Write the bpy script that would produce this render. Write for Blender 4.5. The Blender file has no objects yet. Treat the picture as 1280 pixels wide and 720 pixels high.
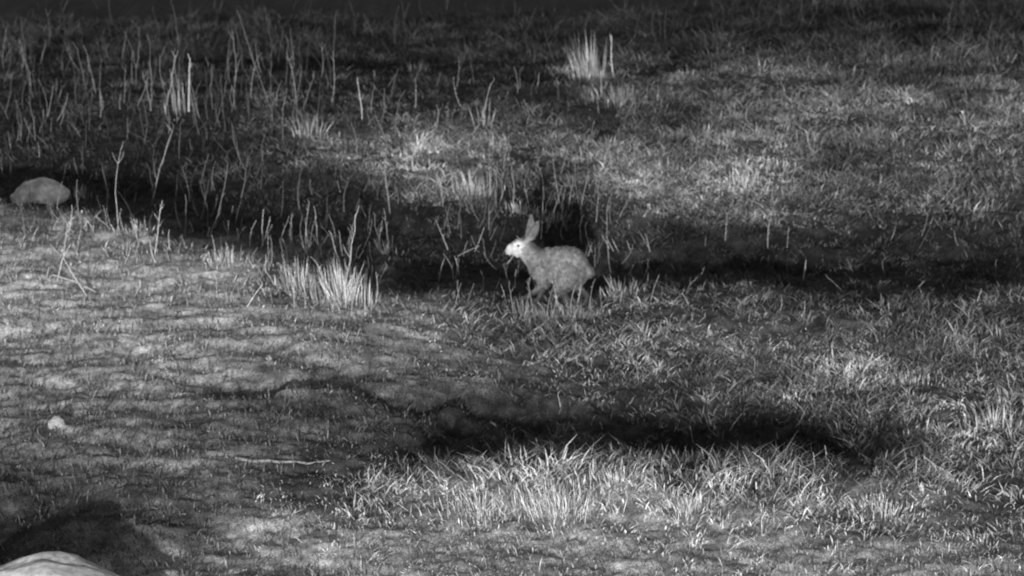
import bpy, math, numpy as np, bmesh
from mathutils import Vector, Matrix, noise
rng=np.random.default_rng(7)
sc=bpy.context.scene
# ------------------------------------------------ camera maths
PITCH=math.radians(14.0); DIST=16.0; W=4.61
C=np.array([0,-DIST*math.cos(PITCH),DIST*math.sin(PITCH)])
F=np.array([0,math.cos(PITCH),-math.sin(PITCH)]); U=np.array([0,math.sin(PITCH),math.cos(PITCH)])
K=W/DIST/1280
def proj(x,y,z):
    dy=y-C[1]; dz=z-C[2]
    d=np.maximum(dy*F[1]+dz*F[2],1.0)
    u=dy*U[1]+dz*U[2]
    return 640+x/d/K, 360-u/d/K
# ------------------------------------------------ noise
TABS=[np.random.default_rng(100+i).random((256,256)) for i in range(12)]
def vn(x,y,s=0):
    T=TABS[s%12]; xi=np.floor(x).astype(np.int64); yi=np.floor(y).astype(np.int64)
    fx=x-xi; fy=y-yi; fx=fx*fx*(3-2*fx); fy=fy*fy*(3-2*fy)
    a=T[xi&255,yi&255]; b=T[(xi+1)&255,yi&255]; c=T[xi&255,(yi+1)&255]; d=T[(xi+1)&255,(yi+1)&255]
    return (a*(1-fx)+b*fx)*(1-fy)+(c*(1-fx)+d*fx)*fy-0.5
# ------------------------------------------------ brightness by place: growth tone plus shade and light falloff, painted into colour
ROWS=[
 [(0,18),(1280,18)],
 [(0,24),(280,24),(690,20),(730,36),(790,28),(900,30),(1280,34)],
 [(0,32),(230,40),(300,24),(680,24),(740,74),(800,54),(950,62),(1280,58)],
 [(0,28),(280,32),(330,50),(470,56),(560,42),(680,42),(720,28),(860,32),(920,70),(1280,74)],
 [(0,28),(270,30),(380,66),(420,96),(600,98),(660,60),(700,84),(780,84),(880,70),(1280,72)],
 [(0,26),(300,26),(470,38),(520,118),(610,120),(650,44),(720,38),(760,118),(950,124),(1000,84),(1280,72)],
 [(0,60),(90,50),(240,28),(540,22),(590,50),(640,34),(730,32),(780,94),(940,92),(1020,64),(1280,58)],
 [(0,100),(150,92),(230,75),(300,44),(480,40),(530,22),(740,26),(780,30),(900,27),(1280,25)],
 [(0,112),(300,112),(400,114),(440,98),(490,34),(620,26),(780,34),(900,32),(1280,30)],
 [(0,115),(440,115),(480,98),(560,82),(640,62),(760,68),(940,66),(1000,48),(1100,46),(1280,58)],
 [(0,108),(360,104),(420,94),(640,86),(900,78),(940,80),(1280,84)],
 [(0,98),(300,94),(350,86),(640,86),(860,80),(920,98),(1280,98)],
 [(0,86),(250,76),(310,60),(560,50),(700,50),(850,58),(900,96),(1280,96)],
 [(0,78),(300,66),(500,60),(560,34),(800,31),(1040,40),(1100,86),(1280,92)],
 [(0,70),(300,72),(500,72),(560,64),(640,86),(780,80),(850,40),(1110,44),(1160,74),(1280,80)],
 [(0,54),(260,58),(320,84),(480,102),(560,164),(850,168),(900,134),(1150,137),(1200,94),(1280,88)],
 [(0,40),(90,54),(250,60),(320,100),(480,126),(600,152),(900,146),(1000,130),(1280,118)],
 [(0,46),(180,78),(400,106),(600,128),(1280,126)]]
XS=np.linspace(0,1280,65)
LM=np.array([np.interp(XS,[a for a,b in r],[b for a,b in r]) for r in ROWS])
def samp(M,px,py,cw,ch,off):
    gx=np.clip(px/cw-off,0,M.shape[1]-1.001); gy=np.clip(py/ch-0.5,0,M.shape[0]-1.001)
    i=gx.astype(int); j=gy.astype(int); fx=gx-i; fy=gy-j
    return (M[j,i]*(1-fx)+M[j,i+1]*fx)*(1-fy)+(M[j+1,i]*(1-fx)+M[j+1,i+1]*fx)*fy
def warp(px,py):
    return (px+38*vn(px/45,py/28,1)+22*vn(px/15,py/10,2), py+26*vn(px/50,py/24,3)+14*vn(px/16,py/9,4))
def Lum(px,py,w=True):
    if w: px,py=warp(px,py)
    return samp(LM,px,py,20,40,0)
DEN=np.array([[int(c) for c in r] for r in [
 "7777777777777777","5555555566678888","4444678878888888","2223445546886666","1122532366555555",
 "0111122346778888","0001111123567889","0012478899999877","0001122222333333"]],float)
def Den(px,py):
    px,py=warp(px,py); return samp(DEN,px,py,80,80,0.5)
GRO=[(235,490),(300,487),(340,482),(400,478),(440,484),(480,497),(520,503),(570,496),(640,513),(760,522),(900,536),(1010,534)]
gx_=np.array([a for a,b in GRO],float); gy_=np.array([b for a,b in GRO],float)
RIM=[(-600,225),(0,252),(100,262),(200,300),(300,322),(450,372),(600,386),(680,392),(2000,392)]
def hr_of(px): return .20*np.clip((640-px)/300,0,1)**.8
rimx=[];rimy=[]
for a,b in RIM:
    hr=float(hr_of(np.array(float(a)))); r=F+np.array([1,0,0])*((a-640)*K)+U*((360-b)*K); t=(hr-C[2])/r[2]; P=C+t*r
    rimx.append(P[0]); rimy.append(P[1])
rimx=np.array(rimx);rimy=np.array(rimy)
def bank(x,y):
    px=640+x/(16*K); hr=hr_of(px); yr=np.interp(x,rimx,rimy)+.12*vn(x/.3,x*0,3)
    up=np.clip((y+3.9)/(yr+3.9),0,1); t=np.maximum(y-yr,0)
    return hr*np.where(y<yr,up,np.exp(-(t/.45)**2)-.35*(1-np.exp(-(t/.5)**2))*np.exp(-(t/1.8)**2))
RAB=None
def H(x,y):
    b0=bank(x,y)
    px,py=proj(x,y,b0)
    L=Lum(px,py-8)
    D=np.clip((58-L)/30,0,1)*np.clip((py-110)/60,0,1)
    h=-0.105*D
    h=h+0.07*np.exp(-((py-612)/34)**2)*np.clip((px-440)/160,0,1)*np.clip((1230-px)/120,0,1)
    h=h+0.05*np.exp(-((py-385)/45)**2)*np.clip((px-700)/150,0,1)*(1+1.2*vn(px/70,py*0,4))
    gyy=np.interp(px,gx_,gy_)+8*vn(px/26,py*0,5)
    m=np.clip((px-235)/60,0,1)*np.clip((800-px)/250,0,1)*(1+.5*vn(px/60,py*0,2))
    h=h+0.014*m*np.exp(-((py-gyy-18)/10)**2)-0.065*m*np.exp(-((py-gyy)/9)**2)
    gy2=548+8*vn(px/40,py*0,6); m2=np.clip((px-520)/50,0,1)*np.clip((860-px)/80,0,1)
    h=h-0.045*m2*np.exp(-((py-gy2-6)/16)**2)
    near=np.clip(1-(np.abs(x)-5)/10,0,1)*np.clip((y+12)/5,0,1)*np.clip((22-y)/8,0,1)
    soil=np.clip((560-px)/200,0,1)*np.clip((py-300)/60,0,1)
    h=(h+b0+soil*(.026*vn(x/.30,y/.16,1)+.016*vn(x/.14,y/.06,2)))*near
    yc=4.4+1.2*np.clip((x-.3)/2,-.4,1)+0.9*vn(x/0.7,y*0,7)
    t=np.maximum(y-yc,0)
    h=h-1.15*(1-np.exp(-(t/6.6)**1.25))
    h=h+0.05*vn(x/1.1,y/1.1,0)+0.03*vn(x/.34,y/.25,8)+0.02*vn(x/.13,y/.11,9)+near*(0.012*vn(x/.045,y/.04,10)+0.009*vn(x/.022,y/.025,11))
    if RAB is not None:
        dx=x-RAB[0]; dy=y-RAB[1]
        w=np.exp(-((dx)**2/.06+(dy)**2/np.where(dy>0,.012,.05)))
        h=h-.10*np.exp(-((dx-.05)**2/.22+((dy-.9)/.75)**2))
        h=h*(1-w)+w*(RAB[2]+0.045*np.exp(-((dx+.17)**2/.012)))
    return h
def ground_hit(px,py):
    r=F+np.array([1,0,0])*((px-640)*K)+U*((360-py)*K)
    t=np.arange(9,45,0.01); P=C[None]+t[:,None]*r[None]
    z=H(P[:,0],P[:,1]); k=np.argmax(P[:,2]<z)
    return P[k], t[k]
p,_=ground_hit(690,386); RAB=np.array([p[0],p[1],p[2]])
# ------------------------------------------------ materials
def mat(name,base=0.3,rough=0.85,attr=False,scale=60,amt=0.5,bump=0.0,stretch=(1,1,1),second=None,s2=(.55,1.4)):
    m=bpy.data.materials.new(name); m.use_nodes=True; nt=m.node_tree; b=nt.nodes['Principled BSDF']
    b.inputs['Roughness'].default_value=rough; b.inputs['Specular IOR Level'].default_value=0.12
    tc=nt.nodes.new('ShaderNodeTexCoord'); mp=nt.nodes.new('ShaderNodeMapping'); mp.inputs['Scale'].default_value=stretch
    nt.links.new(tc.outputs['Object'],mp.inputs['Vector'])
    n=nt.nodes.new('ShaderNodeTexNoise'); n.inputs['Scale'].default_value=scale; n.inputs['Detail'].default_value=6; n.inputs['Roughness'].default_value=.7
    nt.links.new(mp.outputs[0],n.inputs['Vector'])
    mr=nt.nodes.new('ShaderNodeMapRange'); mr.inputs['From Min'].default_value=.3; mr.inputs['From Max'].default_value=.7
    mr.inputs['To Min'].default_value=1-amt; mr.inputs['To Max'].default_value=1+amt
    nt.links.new(n.outputs['Fac'],mr.inputs['Value'])
    out=mr.outputs[0]
    if second:
        n2=nt.nodes.new('ShaderNodeTexNoise'); n2.inputs['Scale'].default_value=second; n2.inputs['Detail'].default_value=3
        nt.links.new(mp.outputs[0],n2.inputs['Vector'])
        r2=nt.nodes.new('ShaderNodeMapRange'); r2.inputs['From Min'].default_value=.3; r2.inputs['From Max'].default_value=.7
        r2.inputs['To Min'].default_value=s2[0]; r2.inputs['To Max'].default_value=s2[1]
        nt.links.new(n2.outputs['Fac'],r2.inputs['Value'])
        q=nt.nodes.new('ShaderNodeMath'); q.operation='MULTIPLY'; nt.links.new(out,q.inputs[0]); nt.links.new(r2.outputs[0],q.inputs[1]); out=q.outputs[0]
    mu=nt.nodes.new('ShaderNodeMath'); mu.operation='MULTIPLY'; nt.links.new(out,mu.inputs[0]); mu.inputs[1].default_value=base
    if attr:
        at=nt.nodes.new('ShaderNodeAttribute'); at.attribute_name='shade'; nt.links.new(at.outputs['Fac'],mu.inputs[1])
    mu.use_clamp=True
    nt.links.new(mu.outputs[0],b.inputs['Base Color'])
    if bump>0:
        bp=nt.nodes.new('ShaderNodeBump'); bp.inputs['Strength'].default_value=bump; bp.inputs['Distance'].default_value=.008
        nt.links.new(n.outputs['Fac'],bp.inputs['Height']); nt.links.new(bp.outputs[0],b.inputs['Normal'])
    return m
M_ground=mat('soil',attr=True,scale=130,amt=.9,bump=.9,second=11)
M_blade=mat('grass_blade',attr=True,scale=150,amt=.8,rough=.85)
M_rock=mat('pale_rock',base=.55,scale=30,amt=.4,bump=.5,second=8)
M_pebble=mat('dull_rock',base=.3,scale=60,amt=.4,bump=.5)
M_fur=mat('fur',attr=True,scale=70,amt=.3,rough=.9)
M_eye=mat('eye_dark',base=.02,rough=.15,amt=.1)
def lin(L): return ((L/255+.055)/1.055)**2.4
def alb(L): return 0.018+0.60*np.clip(lin(L)/.30,0,1)**.92  # mapped brightness to albedo; shaded bands and dim distance become dark colour
# ------------------------------------------------ mesh helper
def np_mesh(name,V,faces_flat,sizes,shade=None,material=None,smooth=False):
    me=bpy.data.meshes.new(name); me.vertices.add(len(V)); me.vertices.foreach_set('co',np.ascontiguousarray(V,dtype=np.float32).ravel())
    me.loops.add(len(faces_flat)); me.loops.foreach_set('vertex_index',faces_flat.astype(np.int32))
    me.polygons.add(len(sizes)); st=np.concatenate([[0],np.cumsum(sizes)[:-1]]).astype(np.int32)
    me.polygons.foreach_set('loop_start',st)
    me.polygons.foreach_set('loop_total',sizes.astype(np.int32))
    if smooth: me.polygons.foreach_set('use_smooth',np.ones(len(sizes),bool))
    me.update(calc_edges=True)
    if shade is not None:
        a=me.attributes.new('shade','FLOAT','POINT'); a.data.foreach_set('value',shade.astype(np.float32))
    if material: me.materials.append(material)
    o=bpy.data.objects.new(name,me); sc.collection.objects.link(o); return o
def blades(name,base,vec,width,bend,shade,material,yaw=None):
    N=len(base)
    a=rng.uniform(0,2*np.pi,N) if yaw is None else yaw
    wv=np.stack([np.cos(a),np.sin(a),0*a],1)*width[:,None]*.5
    mid=base+vec*.5+bend
    V=np.stack([base-wv*.7,base+wv*.7,mid+wv,mid-wv,base+vec],1).reshape(-1,3)
    o=(np.arange(N)*5)[:,None]
    f=(o+np.array([0,1,2,3,3,2,4])[None]).ravel()
    s=np.tile([4,3],N)
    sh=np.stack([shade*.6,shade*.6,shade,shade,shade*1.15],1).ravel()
    return np_mesh(name,V,f,s,sh,material)
# ------------------------------------------------ ground
def axis(lo,hi,step,far):
    core=np.arange(lo,hi+step/2,step); g=step*1.5; a=[];v=hi
    while v<far: v+=g; g*=1.28; a.append(v)
    b=[];g=step*1.5;v=lo
    while v>-far: v-=g; g*=1.28; b.append(v)
    return np.array(b[::-1]+list(core)+a)
ax=axis(-3.7,3.7,.012,600); ay=axis(-4.8,9.0,.014,600)
X,Y=np.meshgrid(ax,ay); Z=H(X,Y)
nx,ny=len(ax),len(ay)
idx=np.arange(nx*ny).reshape(ny,nx)
q=np.stack([idx[:-1,:-1],idx[:-1,1:],idx[1:,1:],idx[1:,:-1]],-1).reshape(-1,4)
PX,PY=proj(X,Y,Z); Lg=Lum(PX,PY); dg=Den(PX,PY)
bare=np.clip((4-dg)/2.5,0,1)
shade=alb(Lg)*(.5+1.3*bare*np.clip((Lg-45)/30,0,1))  # soil colour carries the painted shade bands of the map
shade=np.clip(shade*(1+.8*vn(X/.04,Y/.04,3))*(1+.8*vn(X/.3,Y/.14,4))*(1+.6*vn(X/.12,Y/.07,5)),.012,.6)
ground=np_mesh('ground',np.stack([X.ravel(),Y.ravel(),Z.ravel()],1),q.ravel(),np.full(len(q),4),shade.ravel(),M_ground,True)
# ------------------------------------------------ grass
def scatter(n,ylo=-4.5,yhi=12.0):
    y=rng.uniform(ylo,yhi,n*2); hw=(y-C[1])*.150+.25; x=rng.uniform(-1,1,n*2)*4.6
    k=np.abs(x)<hw; return x[k],y[k]
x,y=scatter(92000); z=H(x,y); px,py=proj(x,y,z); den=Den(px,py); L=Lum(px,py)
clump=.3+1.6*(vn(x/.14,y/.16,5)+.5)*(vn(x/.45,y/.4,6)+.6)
keep=rng.random(len(x))<(den/9)**1.2*clump
x,y,z,px,py,den,L=[v[keep] for v in (x,y,z,px,py,den,L)]
nb=rng.integers(5,14,len(x)); t=np.repeat(np.arange(len(x)),nb); N=len(t)
hh=(.018+.024*(den/9))*rng.uniform(.5,1.6,len(x))
hh*=np.where(py<230,1.1,1)*np.where(py<80,1.6,1)*np.clip(1.05-(py-400)/1600,.85,1); hh*=1+.3*np.exp(-((py-600)/45)**2)*np.clip((px-450)/100,0,1)
hh*=1+1.2*vn(x/.25,y/.3,2)
hgt=hh[t]*rng.uniform(.35,1.2,N)
patch=(1+1.3*vn(x/.28,y/.35,8))*(1+1.2*vn(x/.10,y/.12,9))
tuft=alb(L)*rng.uniform(.5,1.5,len(x))*patch  # blade colour takes in the mapped shade and distance falloff
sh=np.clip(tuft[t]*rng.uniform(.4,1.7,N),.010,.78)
a=rng.uniform(0,2*np.pi,N); r=rng.normal(0,.028,N)
bx=x[t]+np.cos(a)*r; by=y[t]+np.sin(a)*r; bz=H(bx,by)-.004
lx=rng.normal(0,.5,len(x))[t]; ly=rng.normal(0,.4,len(x))[t]
a2=a+rng.normal(0,.9,N); ln=rng.uniform(.1,1.3,N)*hgt
vec=np.stack([np.cos(a2)*ln+lx*hgt,np.sin(a2)*ln+ly*hgt,hgt*rng.uniform(.5,1,N)],1)
bend=np.stack([-vec[:,0]*.08,-vec[:,1]*.08,hgt*rng.uniform(0,.2,N)],1)
w=rng.uniform(.0025,.0068,N)
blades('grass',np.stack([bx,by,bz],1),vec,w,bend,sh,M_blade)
# ------------------------------------------------ litter on the bare soil
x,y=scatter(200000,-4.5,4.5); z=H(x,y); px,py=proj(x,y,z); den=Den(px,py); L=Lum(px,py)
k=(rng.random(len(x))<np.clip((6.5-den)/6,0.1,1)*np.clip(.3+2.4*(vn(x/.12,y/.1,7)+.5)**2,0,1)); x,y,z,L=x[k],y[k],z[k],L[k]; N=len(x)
a=rng.normal(0,1.0,N)+np.pi*rng.integers(0,2,N); ln=rng.gamma(2.0,.006,N)+.004
vec=np.stack([np.cos(a)*ln,np.sin(a)*ln,rng.uniform(0,1.2,N)*ln+.002],1)
bend=np.stack([0*ln,0*ln,ln*.15+.002],1)
blades('leaf_litter',np.stack([x,y,z+.001],1),vec,rng.uniform(.002,.006,N),bend,np.clip(alb(L)*rng.uniform(.2,1.6,N),.02,.6),M_blade,yaw=a+np.pi/2)  # litter colour darkened by the same painted shade
# ------------------------------------------------ stalks
def tubes(name,polys,radii,shades,material,ns=5):
    Vs=[];Fs=[];S=[];o=0
    for P,R,s in zip(polys,radii,shades):
        P=np.asarray(P); n=len(P)
        ang=np.arange(ns)*2*np.pi/ns
        T=np.gradient(P,axis=0); T/=np.linalg.norm(T,axis=1)[:,None]+1e-9
        ref=np.array([0,1,0.]) if abs(T[0,1])<.8 else np.array([1,0,0.])
        A=np.cross(T,ref); A/=np.linalg.norm(A,axis=1)[:,None]; B=np.cross(T,A)
        ring=P[:,None]+(A[:,None]*np.cos(ang)[None,:,None]+B[:,None]*np.sin(ang)[None,:,None])*(np.linspace(1,.45,n)*R)[:,None,None]
        Vs.append(ring.reshape(-1,3)); S.append(np.full(n*ns,s))
        for i in range(n-1):
            for j in range(ns):
                k=(j+1)%ns; Fs.append([o+i*ns+j,o+i*ns+k,o+(i+1)*ns+k,o+(i+1)*ns+j])
        o+=n*ns
    Fs=np.array(Fs); return np_mesh(name,np.concatenate(Vs),Fs.ravel(),np.full(len(Fs),4),np.concatenate(S),material,True)
polys=[];radii=[];shs=[]
def stalk(bx,by,tx,ty,r=.003,s=.4,side=3,curve=.03):
    r=r*.9; s=s*.6
    P,t=ground_hit(bx,by); sc_=t*K
    dx=(tx-bx)*sc_; dz=(by-ty)*sc_/math.cos(PITCH); l=math.hypot(dx,dz)
    n=7; u=np.linspace(0,1,n); c=rng.normal(0,curve)*l; dy=rng.normal(0,.1)*l
    pts=np.stack([P[0]+dx*u+c*np.sin(u*np.pi)+rng.normal(0,.012*l,n)*u,P[1]+dy*u,P[2]-.01+(dz+.01)*u],1)
    polys.append(pts);radii.append(r);shs.append(s)
    for _ in range(side):
        i=rng.integers(2,n); b=pts[i]; L2=l*rng.uniform(.08,.2); sg=rng.choice([-1,1])
        e=b+np.array([sg*L2*rng.uniform(.2,.6),rng.normal(0,.2)*L2,L2*rng.uniform(.5,1)])
        polys.append(np.array([b,(b+e)/2+np.array([sg*.05*L2,0,-.03*L2]),e]));radii.append(r*.6);shs.append(s*.9)
for q_ in [(150,292,155,185,.0035,.5),(190,252,216,165,.004,.5),(193,322,203,252,.004,.7),(268,285,286,205,.003,.35),(383,312,388,252,.0035,.5),
 (428,372,445,270,.004,.7),(453,152,447,97,.004,.7),(488,268,482,198,.0035,.5),(340,138,298,15,.003,.25),(600,152,613,106,.004,.5),(764,342,762,250,.0035,.35),
 (960,312,966,258,.0035,.4),(906,302,908,268,.003,.4),(768,100,765,45,.005,.8),(676,300,678,232,.003,.5),(697,390,694,352,.004,.75),(548,352,556,322,.003,.5),
 (682,292,702,235,.003,.4),(640,262,640,218,.003,.5),(85,290,92,255,.003,.8),(205,140,222,70,.005,.5),(236,140,238,78,.007,.7),(190,140,180,88,.004,.35),(222,150,215,95,.004,.5),
 (60,60,58,12,.003,.2),(5,90,12,30,.003,.25),(155,130,158,80,.003,.3),(340,120,342,60,.003,.2),(300,250,310,200,.003,.25),(250,275,262,225,.003,.25),(575,250,600,205,.004,.5),
 (730,330,737,300,.003,.3),(1020,590,1016,565,.003,.5),(560,650,556,600,.003,.5),(664,340,641,372,.004,.5),(720,388,727,352,.004,.6),(350,310,362,270,.003,.4),(702,395,690,345,.003,.5),(710,392,722,340,.003,.45),
 (655,395,662,345,.003,.35),(668,398,660,350,.003,.35),(682,400,690,360,.003,.4),(735,396,742,352,.003,.4),(642,392,636,350,.003,.35),
 (700,255,690,190,.003,.4),(725,262,735,215,.003,.4),(664,268,655,225,.003,.45),(745,280,748,235,.003,.4),(710,262,716,222,.003,.4),(680,250,672,205,.003,.4)]:
    stalk(*q_)
for pl in [[(110,372),(95,345),(82,318),(90,272)],[(120,365),(95,350),(68,340),(62,346)],[(72,350),(80,320),(92,300)]]:
    P0,t0=ground_hit(*pl[0]); s_=t0*K
    polys.append(np.array([[P0[0]+(a-pl[0][0])*s_,P0[1]-.02*i,P0[2]+(pl[0][1]-b)*s_] for i,(a,b) in enumerate(pl)]));radii.append(.004);shs.append(.4)
def rnd(n,x0,x1,y0,y1,h0,h1,r,s0,s1,lean=8):
    for _ in range(n):
        bx=rng.uniform(x0,x1);by=rng.uniform(y0,y1);h=h0+(h1-h0)*rng.random()**1.6
        stalk(bx,by,bx+rng.normal(0,lean),by-h,r*rng.uniform(.6,1.3),s0+(s1-s0)*rng.random()**1.5,rng.integers(0,4),.06)
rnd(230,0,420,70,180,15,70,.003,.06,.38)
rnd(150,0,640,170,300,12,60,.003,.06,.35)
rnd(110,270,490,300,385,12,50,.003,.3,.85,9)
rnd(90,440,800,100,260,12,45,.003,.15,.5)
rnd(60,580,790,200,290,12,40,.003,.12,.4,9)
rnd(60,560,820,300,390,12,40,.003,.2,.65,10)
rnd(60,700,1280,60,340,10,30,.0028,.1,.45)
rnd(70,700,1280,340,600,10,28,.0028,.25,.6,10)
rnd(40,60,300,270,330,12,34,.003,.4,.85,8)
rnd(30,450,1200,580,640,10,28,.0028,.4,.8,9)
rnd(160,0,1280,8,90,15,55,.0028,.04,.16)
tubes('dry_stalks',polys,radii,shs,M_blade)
# ------------------------------------------------ tall tufts as named plants
def tuft_plant(name,px,py,hpx,spread,n,s,wid=.0045,fan=.4):
    P,t=ground_hit(px,py); s_=t*K; h=hpx*s_; n=int(n*1.4)
    a=rng.uniform(0,2*np.pi,n); r=np.abs(rng.normal(0,.45,n))*spread*s_
    b=np.stack([P[0]+np.cos(a)*r,P[1]+np.sin(a)*r*.8,np.zeros(n)],1); b[:,2]=H(b[:,0],b[:,1])-.005
    hg=h*rng.uniform(.2,1.0,n)*np.exp(-(r/(spread*s_))**2*.6); ln=hg*np.abs(rng.normal(0,fan,n)); a=a+rng.normal(0,.7,n)
    v=np.stack([np.cos(a)*ln-.08*hg,np.sin(a)*ln,hg],1)
    blades(name,b,v,rng.uniform(.5,1.2,n)*wid,np.stack([v[:,0]*rng.normal(-.05,.15,n),-v[:,1]*.1,0*hg],1),np.clip(s*.75*rng.uniform(.25,1.5,n),.02,.8),M_blade)
for a in [(735,104,74,34,80,.5,.007,.2),(775,132,30,60,130,.4),(522,96,26,28,50,.25),(225,142,55,26,26,.4,.007,.12),(425,378,62,60,150,.75,.005,.3),(375,365,50,44,70,.7,.005,.3),(290,330,26,50,80,.7),
 (172,288,20,40,60,.5),(480,318,25,30,50,.42),(595,248,44,55,110,.55,.005,.4),(650,268,22,40,60,.5),(610,160,40,22,22,.5),(385,170,32,50,60,.5),(775,372,34,40,60,.5),(720,392,24,50,60,.5),
 (100,248,20,18,40,.55),(820,215,20,70,120,.55),(930,232,20,80,150,.55),(700,645,40,100,330,.85),(770,605,24,70,170,.75),(600,640,30,80,190,.75),(1100,640,28,70,150,.7),(1130,480,20,70,120,.6),(860,640,24,70,150,.7),
 (655,398,30,34,60,.3),(690,403,30,50,90,.3),(728,400,32,44,80,.33),(690,280,20,50,70,.3),(1240,535,36,50,110,.65)]:
    tuft_plant('grass_tuft',*a)
# ------------------------------------------------ rocks
def rock(name,P,wx,wy,hz,seed,npl=12,dmin=.72,peak=0,m=M_rock):
    bm=bmesh.new(); bmesh.ops.create_icosphere(bm,subdivisions=5,radius=1)
    rs=np.random.default_rng(seed); offs=rs.uniform(0,50,3)
    pl=[(Vector(rs.normal(0,1,3)).normalized(),rs.uniform(dmin,.95)) for _ in range(npl)]
    for v in bm.verts:
        c=v.co.copy()
        if peak and c.z>0: c.z=c.z*(1-peak)+peak*max(0,(1.0-abs(c.x)*.95))*(.4+.6*c.z)
        for n,d in pl:
            e=c.dot(n)-d
            if e>0: c-=n*e*.85
        c*=1+.10*noise.fractal(c*1.7+Vector(offs),1,2,4)+.02*noise.noise(c*9+Vector(offs))
        v.co=Vector((c.x*wx,c.y*wy,c.z*hz))
    me=bpy.data.meshes.new(name); bm.to_mesh(me); bm.free(); me.materials.append(m)
    for p_ in me.polygons: p_.use_smooth=True
    o=bpy.data.objects.new(name,me); sc.collection.objects.link(o); o.location=tuple(P); return o
rock('rock',ground_hit(52,246)[0],.15,.12,.095,21,4,.88,.1)
rock('rock',ground_hit(70,533)[0],.038,.03,.042,5,m=M_pebble)
gy0=-4.42; gx0=(50-640)*K*11.5
rock('boulder',(gx0,gy0,float(H(np.array([gx0]),np.array([gy0]))[0])+.012),.43,.2,.215,14,2,.92,.5)
def lay(name,pts,r,s):
    P=[]
    for a,b in pts:
        g,_=ground_hit(a,b); P.append([g[0],g[1],g[2]+r*.5])
    P=np.array(P); u=np.linspace(0,1,len(P))
    zf=np.polyfit(u,P[:,2],1); P[:,2]=np.maximum(np.polyval(zf,u)-.003,P[:,2])
    tubes(name,[P],[r],[s],M_blade,8)
lay('stick',[(295,574),(315,578),(335,577),(350,579),(368,578),(385,581),(412,577)],.0075,.24)
lay('stick',[(470,376),(520,384),(570,392)],.004,.25)
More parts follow.
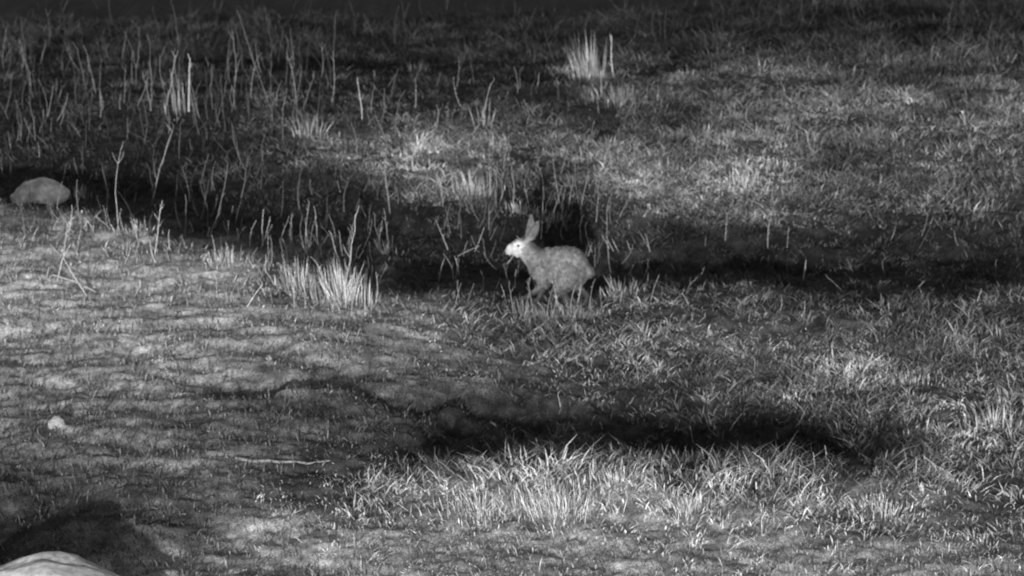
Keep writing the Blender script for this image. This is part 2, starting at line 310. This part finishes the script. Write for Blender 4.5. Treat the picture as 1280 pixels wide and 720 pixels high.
# ------------------------------------------------ hare
def hare():
    bm=bmesh.new()
    def ell(c,r):
        if not hasattr(r,'__len__'): r=(r,r,r)
        bmesh.ops.create_icosphere(bm,subdivisions=2,radius=1,matrix=Matrix.Translation(c)@Matrix.Diagonal((*r,1)))
    def limb(pts):
        for (a,ra),(b,rb) in zip(pts[:-1],pts[1:]):
            a=Vector(a);b=Vector(b); n=max(2,int((b-a).length/(min(ra,rb)*.35)))
            for i in range(n+1):
                u=i/n; ell(a.lerp(b,u),ra*(1-u)+rb*u)
    for c,r in [((-.058,0,.205),(.052,.047,.070)),((-.02,0,.205),(.055,.054,.078)),((.02,0,.209),(.06,.056,.078)),((.06,0,.213),(.06,.058,.078)),((.095,0,.205),(.058,.06,.080)),((.118,0,.19),(.045,.048,.068))]: ell(c,r)
    limb([((-.07,0,.225),.050),((-.098,0,.252),.042),((-.12,0,.276),.036)])
    ell((-.137,0,.286),(.044,.033,.037)); ell((-.157,0,.280),(.038,.028,.032)); ell((-.185,0,.271),(.025,.021,.024)); ell((-.195,0,.265),(.019,.016,.018)); ell((-.15,0,.262),(.033,.026,.025))
    for sy,tip in ((-1,(-.062,-.03,.405)),(1,(-.100,.028,.42))):
        a=Vector((-.115,sy*.014,.308)); b=Vector(tip)
        for i in range(24):
            u=i/23; p_=a.lerp(b,u)+Vector((.006*math.sin(u*3.1),0,0)); w_=.010+.013*math.sin(min(1,u*1.12)*math.pi)**.7*(1 if u<.9 else .8)
            ell(p_,(w_,.0055,.009))
    limb([((.155,0,.19),.022),((.168,0,.175),.019)])
    limb([((.08,-.034,.18),.052),((.065,-.04,.145),.045),((.035,-.042,.108),.028),((.06,-.04,.08),.017),((.08,-.04,.052),.012),((.062,-.04,.016),.010),((.008,-.042,.010),.010)])
    limb([((.105,.034,.18),.052),((.1,.04,.145),.043),((.085,.04,.112),.028),((.125,.04,.085),.016),((.155,.04,.06),.012),((.145,.04,.02),.010),((.10,.042,.010),.010)])
    limb([((-.05,-.03,.19),.038),((-.045,-.034,.155),.028),((-.035,-.034,.125),.018),((-.075,-.034,.09),.011),((-.115,-.034,.062),.009),((-.14,-.034,.052),.010)])
    limb([((-.05,.03,.19),.038),((-.04,.034,.155),.028),((-.03,.034,.115),.018),((-.055,.034,.07),.011),((-.07,.034,.032),.009),((-.09,.034,.028),.010)])
    me=bpy.data.meshes.new('body'); bm.to_mesh(me); bm.free()
    o=bpy.data.objects.new('hare_tmp',me); sc.collection.objects.link(o)
    m=o.modifiers.new('r','REMESH'); m.mode='VOXEL'; m.voxel_size=.0035
    s=o.modifiers.new('s','SMOOTH'); s.iterations=5; s.factor=.5
    dg_=bpy.context.evaluated_depsgraph_get(); m2=bpy.data.meshes.new_from_object(o.evaluated_get(dg_))
    bpy.data.objects.remove(o)
    n=len(m2.vertices); V=np.zeros(n*3); m2.vertices.foreach_get('co',V); V=V.reshape(-1,3); Nn=np.zeros(n*3); m2.vertices.foreach_get('normal',Nn); Nn=Nn.reshape(-1,3)
    def fs(V):
        x_,z_=V[:,0],V[:,2]
        s=np.full(len(V),.20)
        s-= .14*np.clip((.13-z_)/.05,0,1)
        s+= .34*np.clip((-.108-x_)/.035,0,1)*np.clip((.322-z_)/.02,0,1)*np.clip((z_-.2)/.03,0,1)
        s-= .08*np.clip((z_-.325)/.02,0,1)
        s*= (1+.6*vn(x_/.012,z_/.009,2))*(1+.5*vn(x_/.05,z_/.04,3))
        return np.clip(s,.03,.8)
    a=m2.attributes.new('shade','FLOAT','POINT'); a.data.foreach_set('value',fs(V).astype(np.float32))
    m2.materials.clear(); m2.materials.append(M_fur); m2.name='hare'
    for p_ in m2.polygons: p_.use_smooth=True
    root=bpy.data.objects.new('hare',m2); sc.collection.objects.link(root)
    k=rng.integers(0,n,26000); B=V[k]+rng.normal(0,.0012,(len(k),3)); N_=Nn[k]
    fine=np.where((V[k][:,2]<.10)|(V[k][:,2]>.32)|(V[k][:,0]<-.14),.5,1.0)
    ln=rng.uniform(.007,.015,len(k))*fine
    back=np.array([.8,0,-.35]); v=(N_*.6+back+rng.normal(0,.3,(len(k),3))); v/=np.linalg.norm(v,axis=1)[:,None]; v*=ln[:,None]
    f=blades('fur',B,v,rng.uniform(.0012,.0022,len(k)),N_*(ln*.12)[:,None],np.clip(fs(V[k])*rng.uniform(.5,1.6,len(k)),.02,.85),M_fur)
    f.parent=root
    for sy in(-1,1):
        b2=bmesh.new(); bmesh.ops.create_uvsphere(b2,u_segments=16,v_segments=10,radius=.0058); e=bpy.data.meshes.new('eye'); b2.to_mesh(e); b2.free(); e.materials.append(M_eye)
        eo=bpy.data.objects.new('eye',e); sc.collection.objects.link(eo); eo.location=(-.150,sy*.0305,.294); eo.parent=root
    root.location=(RAB[0],RAB[1],RAB[2]-.003); root.rotation_euler=(0,0,math.radians(-8)); root.scale=(.97,.97,.98)
hare()
# ------------------------------------------------ light
EL=math.radians(8.0); AZ=math.radians(1.5)
tr=Vector((math.sin(AZ)*math.cos(EL),math.cos(AZ)*math.cos(EL),-math.sin(EL)))
sd=bpy.data.lights.new('sun','SUN'); sd.energy=4.4; sd.angle=math.radians(1.0); sd.color=(1,1,1)
so=bpy.data.objects.new('sun',sd); sc.collection.objects.link(so); so.rotation_euler=tr.to_track_quat('-Z','Y').to_euler(); so.location=(0,-20,10)
w_=bpy.data.worlds.new('World'); sc.world=w_; w_.use_nodes=True; nt=w_.node_tree
sky=nt.nodes.new('ShaderNodeTexSky'); sky.sky_type='NISHITA'; sky.sun_disc=False; sky.sun_elevation=EL; sky.sun_rotation=math.pi+AZ
bw=nt.nodes.new('ShaderNodeRGBToBW'); nt.links.new(sky.outputs[0],bw.inputs[0]); bg=nt.nodes['Background']; nt.links.new(bw.outputs[0],bg.inputs[0]); bg.inputs[1].default_value=.15
cd=bpy.data.cameras.new('camera'); cam=bpy.data.objects.new('camera',cd); sc.collection.objects.link(cam)
cam.location=C.tolist(); cam.rotation_euler=(math.pi/2-PITCH,0,0); cd.sensor_width=36; cd.lens=36*DIST/W; cd.clip_end=2000; cd.clip_start=.1
cd.dof.use_dof=True; cd.dof.focus_distance=7.5; cd.dof.aperture_fstop=16
sc.camera=cam
sc.view_settings.view_transform='Standard'; sc.view_settings.look='None'; sc.view_settings.exposure=0
